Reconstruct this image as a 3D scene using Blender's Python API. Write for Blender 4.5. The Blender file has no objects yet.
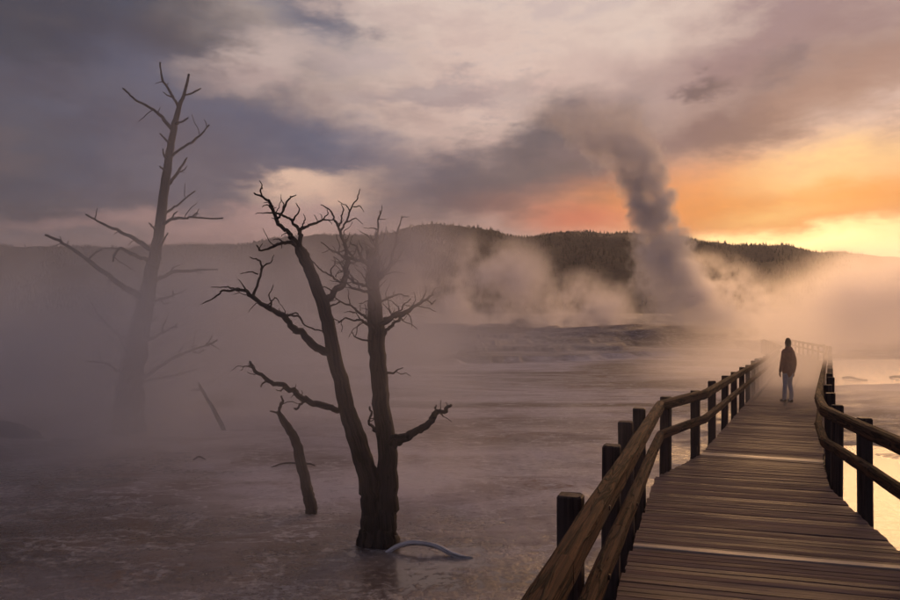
import bpy, math, random
import numpy as np
from mathutils import Vector, Matrix

random.seed(7); rng = np.random.default_rng(7)
scene = bpy.context.scene
COL = scene.collection
R = math.radians

# ------------------------------------------------------------------ camera
EYE = 2.45            # camera height over the flats
F = 750.0             # focal length in pixels of a 900 px wide frame
HOR = 325.0           # row of the horizon in the 600 px high frame
cam = bpy.data.cameras.new('camera')
cam.sensor_width = 36.0; cam.lens = 36.0 * F / 900.0
cam.shift_y = (HOR - 300.0) / 900.0
cam.clip_start = 0.1; cam.clip_end = 20000
camo = bpy.data.objects.new('camera', cam); COL.objects.link(camo)
camo.location = (0, 0, EYE); camo.rotation_euler = (R(90), 0, 0)
scene.camera = camo

def at(x, y, d):
    """point seen at photo pixel x, y that stands d metres in front of the camera"""
    return Vector(((x - 450) / F * d, d, EYE - (y - HOR) / F * d))
def ground_d(y): return F * EYE / (y - HOR)

# ------------------------------------------------------------------ render settings
scene.view_settings.view_transform = 'Standard'
scene.view_settings.look = 'None'
scene.view_settings.gamma = 1.0
scene.view_settings.use_curve_mapping = False
scene.view_settings.exposure = 0.0
cy = scene.cycles
cy.use_denoising = True
cy.max_bounces = 6; cy.diffuse_bounces = 2; cy.glossy_bounces = 3
cy.transmission_bounces = 4; cy.transparent_max_bounces = 16
cy.volume_bounces = 4
cy.volume_step_rate = 1.6; cy.volume_max_steps = 160
cy.sample_clamp_indirect = 4.0
cy.use_adaptive_sampling = True; cy.adaptive_threshold = 0.05; cy.adaptive_min_samples = 16

def lin(r, g, b):
    f = lambda c: (c / 255 / 12.92) if c / 255 <= 0.04045 else ((c / 255 + 0.055) / 1.055) ** 2.4
    return (f(r), f(g), f(b), 1.0)

# ------------------------------------------------------------------ node helper
class NT:
    def __init__(s, tree): s.t = tree; s.n = tree.nodes; s.l = tree.links
    def new(s, typ, **kw):
        n = s.n.new(typ)
        for k, v in kw.items(): setattr(n, k, v)
        return n
    def put(s, sock, v):
        if v is None: return
        if isinstance(v, bpy.types.NodeSocket): s.l.new(v, sock)
        else: sock.default_value = v
    def m(s, op, a, b=None, c=None, clamp=False):
        n = s.new('ShaderNodeMath', operation=op, use_clamp=clamp)
        s.put(n.inputs[0], a); s.put(n.inputs[1], b); s.put(n.inputs[2], c)
        return n.outputs[0]
    def vm(s, op, a, b=None, out=0, scale=None):
        n = s.new('ShaderNodeVectorMath', operation=op)
        s.put(n.inputs[0], a); s.put(n.inputs[1], b)
        if scale is not None: s.put(n.inputs['Scale'], scale)
        return n.outputs['Value'] if out == 'v' else n.outputs[0]
    def mix(s, f, a, b, blend='MIX'):
        n = s.new('ShaderNodeMix', data_type='RGBA', blend_type=blend)
        s.put(n.inputs[0], f); s.put(n.inputs[6], a); s.put(n.inputs[7], b)
        return n.outputs[2]
    def noise(s, vec, scale, detail=4, rough=0.55, out=0, dist=0.0):
        n = s.new('ShaderNodeTexNoise')
        s.put(n.inputs['Vector'], vec); s.put(n.inputs['Scale'], scale)
        n.inputs['Detail'].default_value = detail; n.inputs['Roughness'].default_value = rough
        n.inputs['Distortion'].default_value = dist
        return n.outputs[out]
    def rng(s, v, a, b, c=0.0, d=1.0, interp='SMOOTHSTEP'):
        n = s.new('ShaderNodeMapRange', interpolation_type=interp)
        s.put(n.inputs[0], v)
        for i, q in enumerate((a, b, c, d)): s.put(n.inputs[i + 1], q)
        return n.outputs[0]
    def sep(s, v):
        n = s.new('ShaderNodeSeparateXYZ'); s.put(n.inputs[0], v); return n.outputs
    def comb(s, x, y, z=0.0):
        n = s.new('ShaderNodeCombineXYZ')
        for i, q in enumerate((x, y, z)): s.put(n.inputs[i], q)
        return n.outputs[0]
    def ramp(s, f, stops):
        n = s.new('ShaderNodeValToRGB'); e = n.color_ramp.elements
        while len(e) < len(stops): e.new(0.5)
        for el, (p, c) in zip(e, stops): el.position = p; el.color = c
        s.put(n.inputs[0], f); return n.outputs[0]
    def scalev(s, v, sc): return s.vm('MULTIPLY', v, sc)

# ------------------------------------------------------------------ sun direction
SUN_AZ, SUN_EL = R(27.5), R(10.0)
sun_dir = Vector((math.sin(SUN_AZ) * math.cos(SUN_EL), math.cos(SUN_AZ) * math.cos(SUN_EL), math.sin(SUN_EL)))

# ------------------------------------------------------------------ world: dusk sky with clouds
world = bpy.data.worlds.new('World'); scene.world = world; world.use_nodes = True
T = NT(world.node_tree); T.n.clear()
d = T.new('ShaderNodeTexCoord').outputs['Generated']
dx, dy, dz = T.sep(d)
az = T.m('ARCTAN2', dx, dy)
el = T.m('ARCSINE', T.m('MAXIMUM', T.m('MINIMUM', dz, 1.0), -1.0))
stretch = T.scalev(d, (1.0, 1.0, 2.2))
w1 = T.noise(stretch, 3.6, 6, 0.62, out=1)
warp = T.scalev(T.vm('SUBTRACT', w1, (0.5, 0.5, 0.5)), (0.34, 0.20, 0))
fb = T.noise(T.scalev(d, (1.0, 1.0, 2.8)), 8.0, 6, 0.64)
fw = T.m('SUBTRACT', fb, 0.5)
uv = T.vm('ADD', T.vm('ADD', T.comb(az, el), warp), T.comb(T.m('MULTIPLY', fw, 0.12), T.m('MULTIPLY', fw, -0.09)))
uv_soft = T.vm('ADD', T.comb(az, el), T.vm('ADD', T.scalev(warp, (0.45, 0.45, 0)), T.comb(T.m('MULTIPLY', fw, 0.05), T.m('MULTIPLY', fw, -0.035))))
ux, uy, _ = T.sep(uv)
sdot = T.vm('DOT_PRODUCT', d, tuple(sun_dir), out='v')
sang = T.m('ARCCOSINE', T.m('MINIMUM', T.m('MAXIMUM', sdot, -1.0), 1.0))

def sky_at(px, py):
    a = math.atan((px - 450) / F)
    return a, math.atan((HOR - py) / F * math.cos(a))
def blob(px, py, sx, sy, rot=0.0, soft=0.12, amt=1.0, glow=False):
    a, e = sky_at(px, py)
    mp = T.new('ShaderNodeMapping', vector_type='TEXTURE')
    T.put(mp.inputs[0], uv_soft if glow else uv)
    mp.inputs['Location'].default_value = (a, e, 0)
    mp.inputs['Rotation'].default_value = (0, 0, R(rot))
    mp.inputs['Scale'].default_value = (sx / F, sy / F, 1)
    r = T.vm('LENGTH', mp.outputs[0], out='v')
    return T.rng(r, 1.35 if glow else 1.12, 0.0 if glow else soft, 0.0, amt)

# thin high cloud lit from below, brightest towards the sun
col = T.ramp(T.rng(uy, 0.0, 1.5, interp='LINEAR'), [
    (0.0, lin(198, 150, 138)), (0.12, lin(224, 191, 178)), (0.27, lin(224, 203, 191)),
    (0.42, lin(168, 150, 152)), (1.0, lin(104, 100, 112))])
# away from the sunset the deck of cloud is dull
col = T.mix(T.rng(sang, 0.80, 1.30), col, lin(76, 79, 98))
col = T.mix(T.m('MULTIPLY', T.rng(fb, 0.50, 0.66), 0.42), col, lin(168, 150, 160))
layers = [
    # px, py, sx, sy, rot, colour, amount
    (90, 40, 355, 170, -8, (50, 56, 73), 0.98),
    (40, 180, 240, 135, 0, (62, 65, 82), 0.95),
    (270, 128, 260, 64, -20, (86, 92, 117), 1.0),
    (170, 160, 200, 70, -10, (88, 89, 110), 0.85),
    (335, 12, 85, 28, -18, (104, 108, 126), 0.9),
    (230, 226, 230, 22, 0, (190, 150, 146), 0.75),
    (330, 196, 115, 27, 0, (244, 204, 178), 0.95),
    (285, 55, 100, 34, 8, (208, 184, 176), 0.75),
    (450, 95, 110, 14, -3, (150, 138, 146), 0.55),
    (490, 195, 195, 80, 10, (84, 80, 98), 1.0),
    (565, 135, 120, 58, 18, (78, 76, 93), 1.0),
    (605, 165, 70, 60, 0, (92, 82, 94), 0.9),
    (760, 34, 220, 55, 8, (132, 106, 120), 0.88),
    (755, 116, 220, 64, 15, (102, 78, 96), 0.98),
    (890, 80, 110, 60, 5, (146, 112, 112), 0.8),
    (700, 67, 42, 15, 4, (92, 78, 96), 1.0),
    (786, 56, 32, 17, -8, (114, 97, 112), 0.9),
    (700, 210, 195, 42, 0, (222, 120, 66), 0.92),
    (830, 198, 215, 50, 0, (238, 146, 62), 0.98),
    (850, 164, 100, 24, 6, (252, 208, 145), 0.92),
    (780, 212, 70, 12, 3, (250, 196, 120), 0.7),
    (582, 222, 62, 20, 0, (206, 100, 82), 0.85),
]
for (px, py, sx, sy, rot, c, amt) in layers:
    col = T.mix(blob(px, py, sx, sy, rot, amt=amt, glow=c[0] > 200 and px > 500), col, lin(*c))
# streaky shading inside the clouds
col = T.mix(T.rng(fb, 0.33, 0.66, 0.48, 0.0), col, T.mix(1.0, col, lin(205, 192, 205), 'MULTIPLY'))
# glare of the hidden sun along the ridge
g1 = blob(805, 243, 150, 17, glow=True)
col = T.mix(T.m('MULTIPLY', g1, 0.97), col, (1.9, 1.3, 0.58, 1))
bg1 = T.new('ShaderNodeBackground'); T.put(bg1.inputs[0], col); bg1.inputs[1].default_value = 1.0
sky = T.new('ShaderNodeTexSky', sky_type='NISHITA', sun_disc=False)
sky.sun_elevation = SUN_EL; sky.sun_rotation = SUN_AZ
sky.air_density = 1.6; sky.dust_density = 3.0
bg2 = T.new('ShaderNodeBackground'); T.put(bg2.inputs[0], sky.outputs[0]); bg2.inputs[1].default_value = 0.004
add = T.new('ShaderNodeAddShader'); T.l.new(bg1.outputs[0], add.inputs[0]); T.l.new(bg2.outputs[0], add.inputs[1])
out = T.new('ShaderNodeOutputWorld'); T.l.new(add.outputs[0], out.inputs[0])
world.cycles.sampling_method = 'MANUAL'; world.cycles.sample_map_resolution = 512

sl = bpy.data.lights.new('sun', 'SUN'); sl.energy = 1.8; sl.angle = R(28); sl.color = (1.0, 0.55, 0.24)
so = bpy.data.objects.new('sun', sl); COL.objects.link(so)
so.rotation_euler = sun_dir.to_track_quat('Z', 'Y').to_euler()

# ------------------------------------------------------------------ scene helpers
def tag(o, label=None, cat=None, group=None, kind=None):
    if label: o['label'] = label
    if cat: o['category'] = cat
    if group: o['group'] = group
    if kind: o['kind'] = kind
    return o
def link(name, data, parent=None):
    o = bpy.data.objects.new(name, data); COL.objects.link(o)
    if parent is not None: o.parent = parent
    return o
def empty(name, loc, rz=0.0):
    o = link(name, None); o.location = loc; o.rotation_euler = (0, 0, rz); o.empty_display_size = 0.2
    return o
def mesh_from(name, V, Fc, mat=None, smooth=True, uvs=None):
    me = bpy.data.meshes.new(name); me.from_pydata([tuple(v) for v in V], [], Fc)
    if mat: me.materials.append(mat)
    if uvs is not None:
        ul = me.uv_layers.new(name='UVMap')
        ul.data.foreach_set('uv', np.array(uvs, dtype=np.float32).ravel())
    if smooth: me.polygons.foreach_set('use_smooth', [len(p) == 4 for p in Fc])
    me.update(); return me
def mesh_np(name, V, Q, mat=None, smooth=True):
    me = bpy.data.meshes.new(name); nv, nq, k = len(V), len(Q), Q.shape[1]
    me.vertices.add(nv); me.vertices.foreach_set('co', V.astype(np.float32).ravel())
    me.loops.add(nq * k); me.loops.foreach_set('vertex_index', Q.astype(np.int32).ravel())
    me.polygons.add(nq); me.polygons.foreach_set('loop_start', np.arange(0, nq * k, k, dtype=np.int32))
    me.polygons.foreach_set('loop_total', np.full(nq, k, dtype=np.int32))
    me.polygons.foreach_set('use_smooth', np.full(nq, smooth))
    me.update(calc_edges=True)
    if mat: me.materials.append(mat)
    return me

# numpy value noise
_perm = rng.random((256, 256))
def vnoise(x, y):
    xi = np.floor(x).astype(int); yi = np.floor(y).astype(int); fx = x - xi; fy = y - yi
    fx = fx * fx * (3 - 2 * fx); fy = fy * fy * (3 - 2 * fy)
    g = lambda a, b: _perm[a & 255, b & 255]
    return (g(xi, yi) * (1 - fx) + g(xi + 1, yi) * fx) * (1 - fy) + (g(xi, yi + 1) * (1 - fx) + g(xi + 1, yi + 1) * fx) * fy
def fbm(x, y, o=5, rough=0.5):
    s = 0; a = 1; t = 0
    for i in range(o):
        s = s + a * vnoise(x * 2 ** i + 17.3 * i, y * 2 ** i + 9.1 * i); t += a; a *= rough
    return s / t
def sstep(x, a, b):
    t = np.clip((x - a) / (b - a), 0, 1); return t * t * (3 - 2 * t)

def spline(pts, n):
    """Catmull-Rom through pts (list of tuples), n samples per span"""
    P = [np.array(p, float) for p in pts]
    P = [2 * P[0] - P[1]] + P + [2 * P[-1] - P[-2]]
    o = []
    for i in range(1, len(P) - 2):
        for k in range(n):
            t = k / n; a, b, c, e = P[i - 1], P[i], P[i + 1], P[i + 2]
            o.append(0.5 * ((2 * b) + (c - a) * t + (2 * a - 5 * b + 4 * c - e) * t * t + (-a + 3 * b - 3 * c + e) * t ** 3))
    o.append(P[-2]); return o

def tube_data(path, sides=10, rough=0.08, seed=0, cap=True, flat=1.0, square=0.0):
    """path: list of (x,y,z,r) -> verts, faces, per-loop uvs"""
    rs = np.random.default_rng(seed)
    P = [np.array(p[:3]) for p in path]; rad = [p[3] for p in path]
    V, Fc, UV = [], [], []
    t0 = P[1] - P[0]; t0 /= np.linalg.norm(t0)
    up = np.array((0, 0, 1.0)) if abs(t0[2]) < 0.9 else np.array((1.0, 0, 0))
    nrm = np.cross(t0, up); nrm /= np.linalg.norm(nrm); L = [0.0]
    prof = 1 + rough * rs.normal(size=sides)
    for i, p in enumerate(P):
        a = P[max(i - 1, 0)]; b = P[min(i + 1, len(P) - 1)]
        t = b - a; t /= max(np.linalg.norm(t), 1e-9)
        nrm = nrm - t * nrm.dot(t); nrm /= np.linalg.norm(nrm); bi = np.cross(t, nrm)
        prof = 0.82 * prof + 0.18 * (1 + rough * 2.2 * rs.normal(size=sides))
        for k in range(sides):
            a_ = 2 * math.pi * k / sides
            r = rad[i] * prof[k]
            if square: r *= (abs(math.cos(a_)) ** square + abs(math.sin(a_)) ** square) ** (-1 / square)
            V.append(p + nrm * math.cos(a_) * r + bi * math.sin(a_) * r * flat)
        if i: L.append(L[-1] + np.linalg.norm(p - P[i - 1]))
    n = len(P); circ = 2 * math.pi * (sum(rad) / n)
    for i in range(n - 1):
        for k in range(sides):
            k2 = (k + 1) % sides
            Fc.append((i * sides + k, i * sides + k2, (i + 1) * sides + k2, (i + 1) * sides + k))
            u0, u1 = k / sides * circ, (k + 1) / sides * circ
            UV += [(u0, L[i]), (u1, L[i]), (u1, L[i + 1]), (u0, L[i + 1])]
    if cap:
        Fc.append(tuple(range(sides - 1, -1, -1))); UV += [(0.01 * math.cos(k), 0.01 * math.sin(k)) for k in range(sides)]
        b = (n - 1) * sides
        Fc.append(tuple(range(b, b + sides))); UV += [(0.01 * math.cos(k), 0.01 * math.sin(k)) for k in range(sides)]
    return V, Fc, UV
def tube_mesh(name, path, mat, **kw):
    V, Fc, UV = tube_data(path, **kw)
    return mesh_from(name, V, Fc, mat, True, UV)

# ------------------------------------------------------------------ materials
def material(name):
    m = bpy.data.materials.new(name); m.use_nodes = True; t = NT(m.node_tree); t.n.clear()
    o = t.new('ShaderNodeOutputMaterial'); b = t.new('ShaderNodeBsdfPrincipled')
    t.l.new(b.outputs[0], o.inputs[0]); return m, t, b, o
def bump(t, b, h, strength, dist):
    n = t.new('ShaderNodeBump'); n.inputs['Strength'].default_value = strength; n.inputs['Distance'].default_value = dist
    t.put(n.inputs['Height'], h); t.l.new(n.outputs[0], b.inputs['Normal'])

def wood_round(name, c0, c1, c2, rough=0.6, spec=0.35, k=1.0):
    """round weathered wood: grain runs along the V direction of the tube"""
    m, t, b, o = material(name)
    uvn = t.new('ShaderNodeTexCoord').outputs['UV']
    oi = t.new('ShaderNodeObjectInfo').outputs['Random']
    v = t.vm('ADD', t.scalev(uvn, (60 * k, 2.6 * k, 1)), t.comb(0, 0, t.m('MULTIPLY', oi, 40)))
    n1 = t.noise(v, 1.0, 6, 0.65, dist=0.6)
    n2 = t.noise(t.vm('ADD', t.scalev(uvn, (4, 1.3, 1)), t.comb(oi, oi, t.m('MULTIPLY', oi, 17))), 1.2, 4)
    crack = t.rng(t.m('ABSOLUTE', t.m('SUBTRACT', t.noise(t.scalev(v, (0.28, 0.30, 1)), 1.0, 4, 0.55, dist=0.8), 0.5)), 0.004, 0.05)
    vo = t.new('ShaderNodeTexVoronoi'); t.put(vo.inputs['Vector'], t.vm('ADD', t.scalev(uvn, (9, 3.2, 1)), t.comb(oi, oi, oi))); vo.inputs['Scale'].default_value = 1.0
    knot = t.rng(vo.outputs['Distance'], 0.06, 0.16)
    crack = t.m('MULTIPLY', crack, t.rng(knot, 0.0, 1.0, 0.25, 1.0))
    c = t.mix(t.rng(n1, 0.35, 0.68), c0, c1)
    c = t.mix(t.rng(n2, 0.45, 0.7), c, c2)
    c = t.mix(crack, tuple(q * 0.35 for q in c0[:3]) + (1,), c)
    t.put(b.inputs['Base Color'], c)
    b.inputs['Roughness'].default_value = rough; b.inputs['Specular IOR Level'].default_value = spec
    bump(t, b, t.m('ADD', t.m('MULTIPLY', n1, 0.5), crack), 0.7, 0.012)
    return m
M_log = wood_round('peeled_log', (0.050, 0.025, 0.016, 1), (0.150, 0.068, 0.034, 1), (0.085, 0.048, 0.034, 1), 0.85, 0.12)
M_bark = wood_round('dead_wood', (0.016, 0.012, 0.011, 1), (0.074, 0.056, 0.050, 1), (0.040, 0.031, 0.029, 1), 0.8, 0.2)
M_grey = wood_round('grey_snag_wood', (0.035, 0.028, 0.027, 1), (0.11, 0.09, 0.085, 1), (0.07, 0.06, 0.058, 1), 0.8, 0.2)
M_bleach = wood_round('bleached_wood', (0.68, 0.64, 0.63, 1), (0.82, 0.79, 0.78, 1), (0.76, 0.72, 0.72, 1), 0.7, 0.3)

def sawn(name, c0, c1, c2, r0, r1, axis):
    m, t, b, o = material(name)
    tc = t.new('ShaderNodeTexCoord').outputs['Object']
    inf = t.new('ShaderNodeObjectInfo'); oi = inf.outputs['Random']
    sc = [30.0, 30.0, 30.0]; sc[axis] = 1.1
    v = t.vm('ADD', t.scalev(tc, tuple(sc)), t.comb(t.m('MULTIPLY', oi, 91), t.m('MULTIPLY', oi, 57), t.m('MULTIPLY', oi, 33)))
    n1 = t.noise(v, 1.0, 6, 0.65, dist=0.5)
    sc2 = [3.0, 3.0, 3.0]; sc2[axis] = 1.3
    n2 = t.noise(t.vm('ADD', t.scalev(tc, tuple(sc2)), t.comb(oi, t.m('MULTIPLY', oi, 23), oi)), 1.3, 4)
    c = t.mix(t.rng(n1, 0.33, 0.68), c0, c1)
    c = t.mix(t.m('MULTIPLY', t.rng(n2, 0.42, 0.66), 0.7), c, c2)
    tint = t.rng(oi, 0.0, 1.0, 0.84, 1.18, 'LINEAR')
    hs = t.new('ShaderNodeHueSaturation'); t.put(hs.inputs['Color'], c); t.put(hs.inputs['Value'], tint)
    t.put(b.inputs['Base Color'], hs.outputs[0])
    t.put(b.inputs['Roughness'], t.rng(t.m('ADD', t.m('MULTIPLY', n2, 0.6), t.m('MULTIPLY', oi, 0.4)), 0.3, 0.7, r0, r1))
    b.inputs['Specular IOR Level'].default_value = 0.16
    bump(t, b, n1, 0.7, 0.006)
    return m
M_plank = sawn('deck_plank', (0.085, 0.050, 0.042, 1), (0.235, 0.148, 0.124, 1), (0.200, 0.140, 0.122, 1), 0.62, 0.92, 0)
M_lit_pale = sawn('lit_pale_plank', (0.42, 0.31, 0.22, 1), (0.62, 0.49, 0.37, 1), (0.50, 0.40, 0.31, 1), 0.35, 0.55, 0)  # pale timber, with the light the boards catch painted into the colour
M_post = sawn('post_timber', (0.045, 0.030, 0.025, 1), (0.130, 0.086, 0.068, 1), (0.090, 0.070, 0.062, 1), 0.6, 0.85, 2)

# ------------------------------------------------------------------ terrain
RIDGE = [(-900, 262), (-400, 256), (-150, 258), (0, 253), (60, 255), (120, 254), (180, 249), (240, 246), (290, 238), (340, 236),
         (440, 236), (490, 239), (520, 240), (550, 238), (585, 237), (610, 240), (650, 241), (690, 245),
         (740, 250), (800, 255), (860, 259), (900, 262), (1000, 266), (1300, 262), (1900, 270)]
RX = np.array([p[0] for p in RIDGE], float); RY = np.array([p[1] for p in RIDGE], float)
BASE_D, RIDGE_D = 290.0, 900.0

def deck_z(dd):
    return 0.56 - 0.012 * dd if dd < 30 else 0.2
def bw_axis(y): # lateral position of the boardwalk's middle
    return np.interp(y, [-10, 2.6, 9.5, 11.3, 44.6, 66], [-2.2, 1.55, 3.7, 4.68, 21.0, 28.5])
def terrain(x, y):
    n = fbm(x * 0.16 + 3, y * 0.16 + 8, 5) - 0.5
    nf = fbm(x * 1.3, y * 1.3, 4) - 0.5
    nb = fbm(x * 0.045 + 40, y * 0.045 + 11, 4) - 0.5
    right = sstep(x - bw_axis(y), -0.6, 0.9)
    yy = y + nb * 16 + n * 5
    # left side: shallow pool in front, crusted flats beyond
    left_mean = -0.008 + 0.085 * sstep(yy, 8.5, 15.0)
    left_mean = left_mean + 0.03 * np.exp(-(((x + 2.6) / 1.6) ** 2 + ((y - 10.5) / 1.3) ** 2))
    # right side: near pool, land, far pool, land
    rm = -0.005 + 0.065 * sstep(yy, 12.5, 16.0) - 0.15 * sstep(yy, 29.0, 32.0) + 0.15 * sstep(yy, 49, 53)
    z = left_mean * (1 - right) + rm * right
    nm = fbm(x * 0.55 + 31, y * 0.8 + 3, 6, 0.6) - 0.5
    flat = 1 - 0.82 * sstep(y, 11, 22) * (1 - sstep(y, 60, 90))
    z = z + (n * 0.07 + nm * 0.085 + nf * 0.04) * flat + (fbm(x * 5.1 + 2, y * 5.1, 3) - 0.5) * 0.022 * sstep(-y, -25, -14)
    z = np.where((z < 0) & (right < 0.5), z * 0.2, z)      # pools on the left are level films of water
    # travertine tiers beyond the flats, each with a warped rim
    r = np.hypot(x * 0.55 - 5, y) + nb * 46 + n * 14
    rise = np.interp(r, [52, 80, 118, 260, 420], [0, 1.5, 3.6, 6.2, 9.0])
    st = 0.36; q = (rise + nm * 0.25 * sstep(rise, 0.1, 0.6)) / st; fl = np.floor(q); fr = q - fl; fl = np.maximum(fl, 0); fr = np.where(q < 0, 0, fr)
    z = z + (fl + sstep(fr, 0.80, 1.0)) * st * 0.9 + rise * 0.1
    # the vent's mound
    z = z + 0.9 * np.exp(-(((x - 25) / 11) ** 2 + ((y - 80) / 7) ** 2))
    z = np.where((y < 70) & (np.abs(x - bw_axis(y)) < 2.2), np.minimum(z, 0.02), z)
    return z

nx, ny = 640, 660
tx = np.linspace(-7.3, 7.3, nx); X1 = 1.6 * np.sinh(tx) + 1.5
ty = np.linspace(0, 1, ny); Y1 = -25 + 33 * ty + 2.2 * (np.exp(7.3 * ty) - 1) * 1.0
GX, GY = np.meshgrid(X1, Y1)
GZ = terrain(GX, GY)
V = np.stack([GX.ravel(), GY.ravel(), GZ.ravel()], 1)
I = (np.arange(ny - 1)[:, None] * nx + np.arange(nx - 1)[None, :]).ravel()
Q = np.stack([I, I + 1, I + nx + 1, I + nx], 1)

m, t, b, o = material('travertine_flats'); M_ground = m
pos = t.new('ShaderNodeNewGeometry').outputs['Position']
px_, py_, pz_ = t.sep(pos)
flow = t.scalev(pos, (0.55, 0.9, 1.0))
big = t.noise(flow, 0.12, 6, 0.6, dist=0.8)
mid = t.noise(flow, 0.8, 6, 0.62, dist=0.5)
fine = t.noise(pos, 9.0, 6, 0.7)
c = t.mix(t.rng(big, 0.42, 0.57), (0.17, 0.122, 0.098, 1), (0.56, 0.49, 0.50, 1))
c = t.mix(t.m('MULTIPLY', t.rng(mid, 0.48, 0.66), 0.5), c, (0.20, 0.135, 0.095, 1))
c = t.mix(t.m('MULTIPLY', t.rng(mid, 0.30, 0.42, 1.0, 0.0), 0.4), c, (0.46, 0.42, 0.41, 1))
c = t.mix(t.m('MULTIPLY', t.rng(fine, 0.52, 0.72), 0.5), c, (0.10, 0.075, 0.06, 1))
algae = t.m('MULTIPLY', t.rng(t.noise(pos, 0.5, 5, 0.6), 0.55, 0.68), t.rng(fine, 0.4, 0.6))
c = t.mix(t.m('MULTIPLY', algae, 0.6), c, (0.22, 0.095, 0.03, 1))
under = t.rng(t.m('ADD', pz_, t.m('MULTIPLY', t.m('SUBTRACT', fine, 0.5), 0.10)), -0.05, 0.03, 1.0, 0.0)
c = t.mix(t.m('MULTIPLY', under, 0.5), c, t.mix(t.rng(mid, 0.35, 0.6), (0.05, 0.038, 0.026, 1), (0.27, 0.21, 0.16, 1)))
wet = t.rng(t.m('ADD', pz_, t.m('MULTIPLY', t.m('SUBTRACT', t.m('ADD', fine, mid), 1.0), 0.11)), -0.02, 0.035, 1.0, 0.0)
c = t.mix(t.m('MULTIPLY', t.rng(t.m('ADD', pz_, t.m('MULTIPLY', mid, 0.4)), 0.45, 0.75), 0.8), c, (0.115, 0.082, 0.070, 1))
rim = t.m('ABSOLUTE', t.m('SUBTRACT', t.noise(t.scalev(pos, (0.6, 1.0, 1.0)), 0.9, 7, 0.66), 0.5))
c = t.mix(t.m('MULTIPLY', t.rng(rim, 0.0, 0.022, 0.8, 0.0), t.rng(fine, 0.38, 0.55)), c, (0.66, 0.61, 0.60, 1))
flake = t.rng(t.noise(t.scalev(pos, (0.5, 1.0, 1.0)), 5.0, 5, 0.7), 0.60, 0.68)
c = t.mix(t.m('MULTIPLY', flake, 0.7), c, (0.66, 0.62, 0.61, 1))
c = t.mix(t.m('MULTIPLY', wet, 0.65), c, t.mix(1.0, c, (0.34, 0.32, 0.28, 1), 'MULTIPLY'))
t.put(b.inputs['Base Color'], c)
rough_ = t.rng(t.m('ADD', t.m('MULTIPLY', mid, 0.6), t.m('MULTIPLY', fine, 0.4)), 0.36, 0.64, 0.5, 0.85)
t.put(b.inputs['Roughness'], t.rng(wet, 0.0, 1.0, rough_, 0.14, 'LINEAR'))
b.inputs['Specular IOR Level'].default_value = 0.42
bump(t, b, t.m('MULTIPLY', t.m('ADD', t.m('MULTIPLY', fine, 0.7), t.m('MULTIPLY', mid, 0.5)), t.rng(wet, 0.3, 1.0, 1.0, 0.12)), 0.45, 0.035)
g = link('ground', mesh_np('ground', V, Q, M_ground)); tag(g, kind='structure')

# ------------------------------------------------------------------ water sheets
m, t, b, o = material('shallow_water'); M_water = m
pos = t.new('ShaderNodeNewGeometry').outputs['Position']
t.n.remove(b)
nn = t.m('ADD', t.noise(t.scalev(pos, (1, 2.2, 1)), 2.2, 4, 0.6), t.m('MULTIPLY', t.noise(pos, 14.0, 3, 0.6), 0.12))
bp = t.new('ShaderNodeBump'); bp.inputs['Strength'].default_value = 0.14; bp.inputs['Distance'].default_value = 0.05
t.put(bp.inputs['Height'], nn)
fr = t.new('ShaderNodeFresnel'); fr.inputs['IOR'].default_value = 1.333; t.l.new(bp.outputs[0], fr.inputs['Normal'])
gl = t.new('ShaderNodeBsdfGlossy'); gl.inputs['Color'].default_value = (0.8, 0.8, 0.8, 1); gl.inputs['Roughness'].default_value = 0.25; t.l.new(bp.outputs[0], gl.inputs['Normal'])
tr = t.new('ShaderNodeBsdfTransparent'); tr.inputs[0].default_value = (0.90, 0.86, 0.79, 1)
mx = t.new('ShaderNodeMixShader'); t.l.new(fr.outputs[0], mx.inputs[0]); t.l.new(tr.outputs[0], mx.inputs[1]); t.l.new(gl.outputs[0], mx.inputs[2])
t.l.new(mx.outputs[0], o.inputs[0])
w = link('water', mesh_from('water', [(-4.5, -20, 0), (70, -20, 0), (70, 55, 0), (25.0, 55, 0), (20.9, 44.6, 0), (4.6, 11.3, 0), (1.6, 2.6, 0)], [(0, 1, 2, 3, 4, 5, 6)], M_water, False))
tag(w, kind='structure')

# ------------------------------------------------------------------ hills and forest
U = np.linspace(-1.5, 1.7, 330); W = np.linspace(0, 1.35, 70)
UU, WW = np.meshgrid(U, W)
def hill_z(u, wv):
    pxv = 450 + u * F
    ry = np.interp(pxv, RX, RY) + (fbm(u * 9 + 5, u * 0 + 2, 4) - 0.5) * 5
    zr = EYE + (HOR - ry) / F * RIDGE_D - 6.0
    wv_ = wv + (fbm(u * 7, wv * 3, 4) - 0.5) * 0.28 * np.clip(wv * (1 - wv) * 4, 0, 1)
    prof = np.where(wv_ < 1, np.sin(np.clip(wv_, 0, 1) * math.pi / 2) ** 1.15, 1 - 0.5 * (wv_ - 1))
    return 5.0 + (zr - 5.0) * prof + (fbm(u * 22, wv * 9, 4) - 0.5) * 9 * np.clip(wv * (1 - wv) * 4, 0, 1)
YY = BASE_D + (RIDGE_D - BASE_D) * WW
HV = np.stack([(UU * YY).ravel(), YY.ravel(), hill_z(UU, WW).ravel()], 1)
hx, hy = len(U), len(W)
I = (np.arange(hy - 1)[:, None] * hx + np.arange(hx - 1)[None, :]).ravel()
m, t, b, o = material('hillside'); M_hill = m
pos = t.new('ShaderNodeNewGeometry').outputs['Position']
n1 = t.noise(pos, 0.02, 6, 0.6); n2 = t.noise(pos, 0.2, 4, 0.6)
c = t.mix(t.rng(n1, 0.4, 0.6), (0.022, 0.017, 0.014, 1), (0.05, 0.036, 0.027, 1))
c = t.mix(t.rng(n2, 0.4, 0.65), c, (0.016, 0.013, 0.011, 1))
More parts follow.
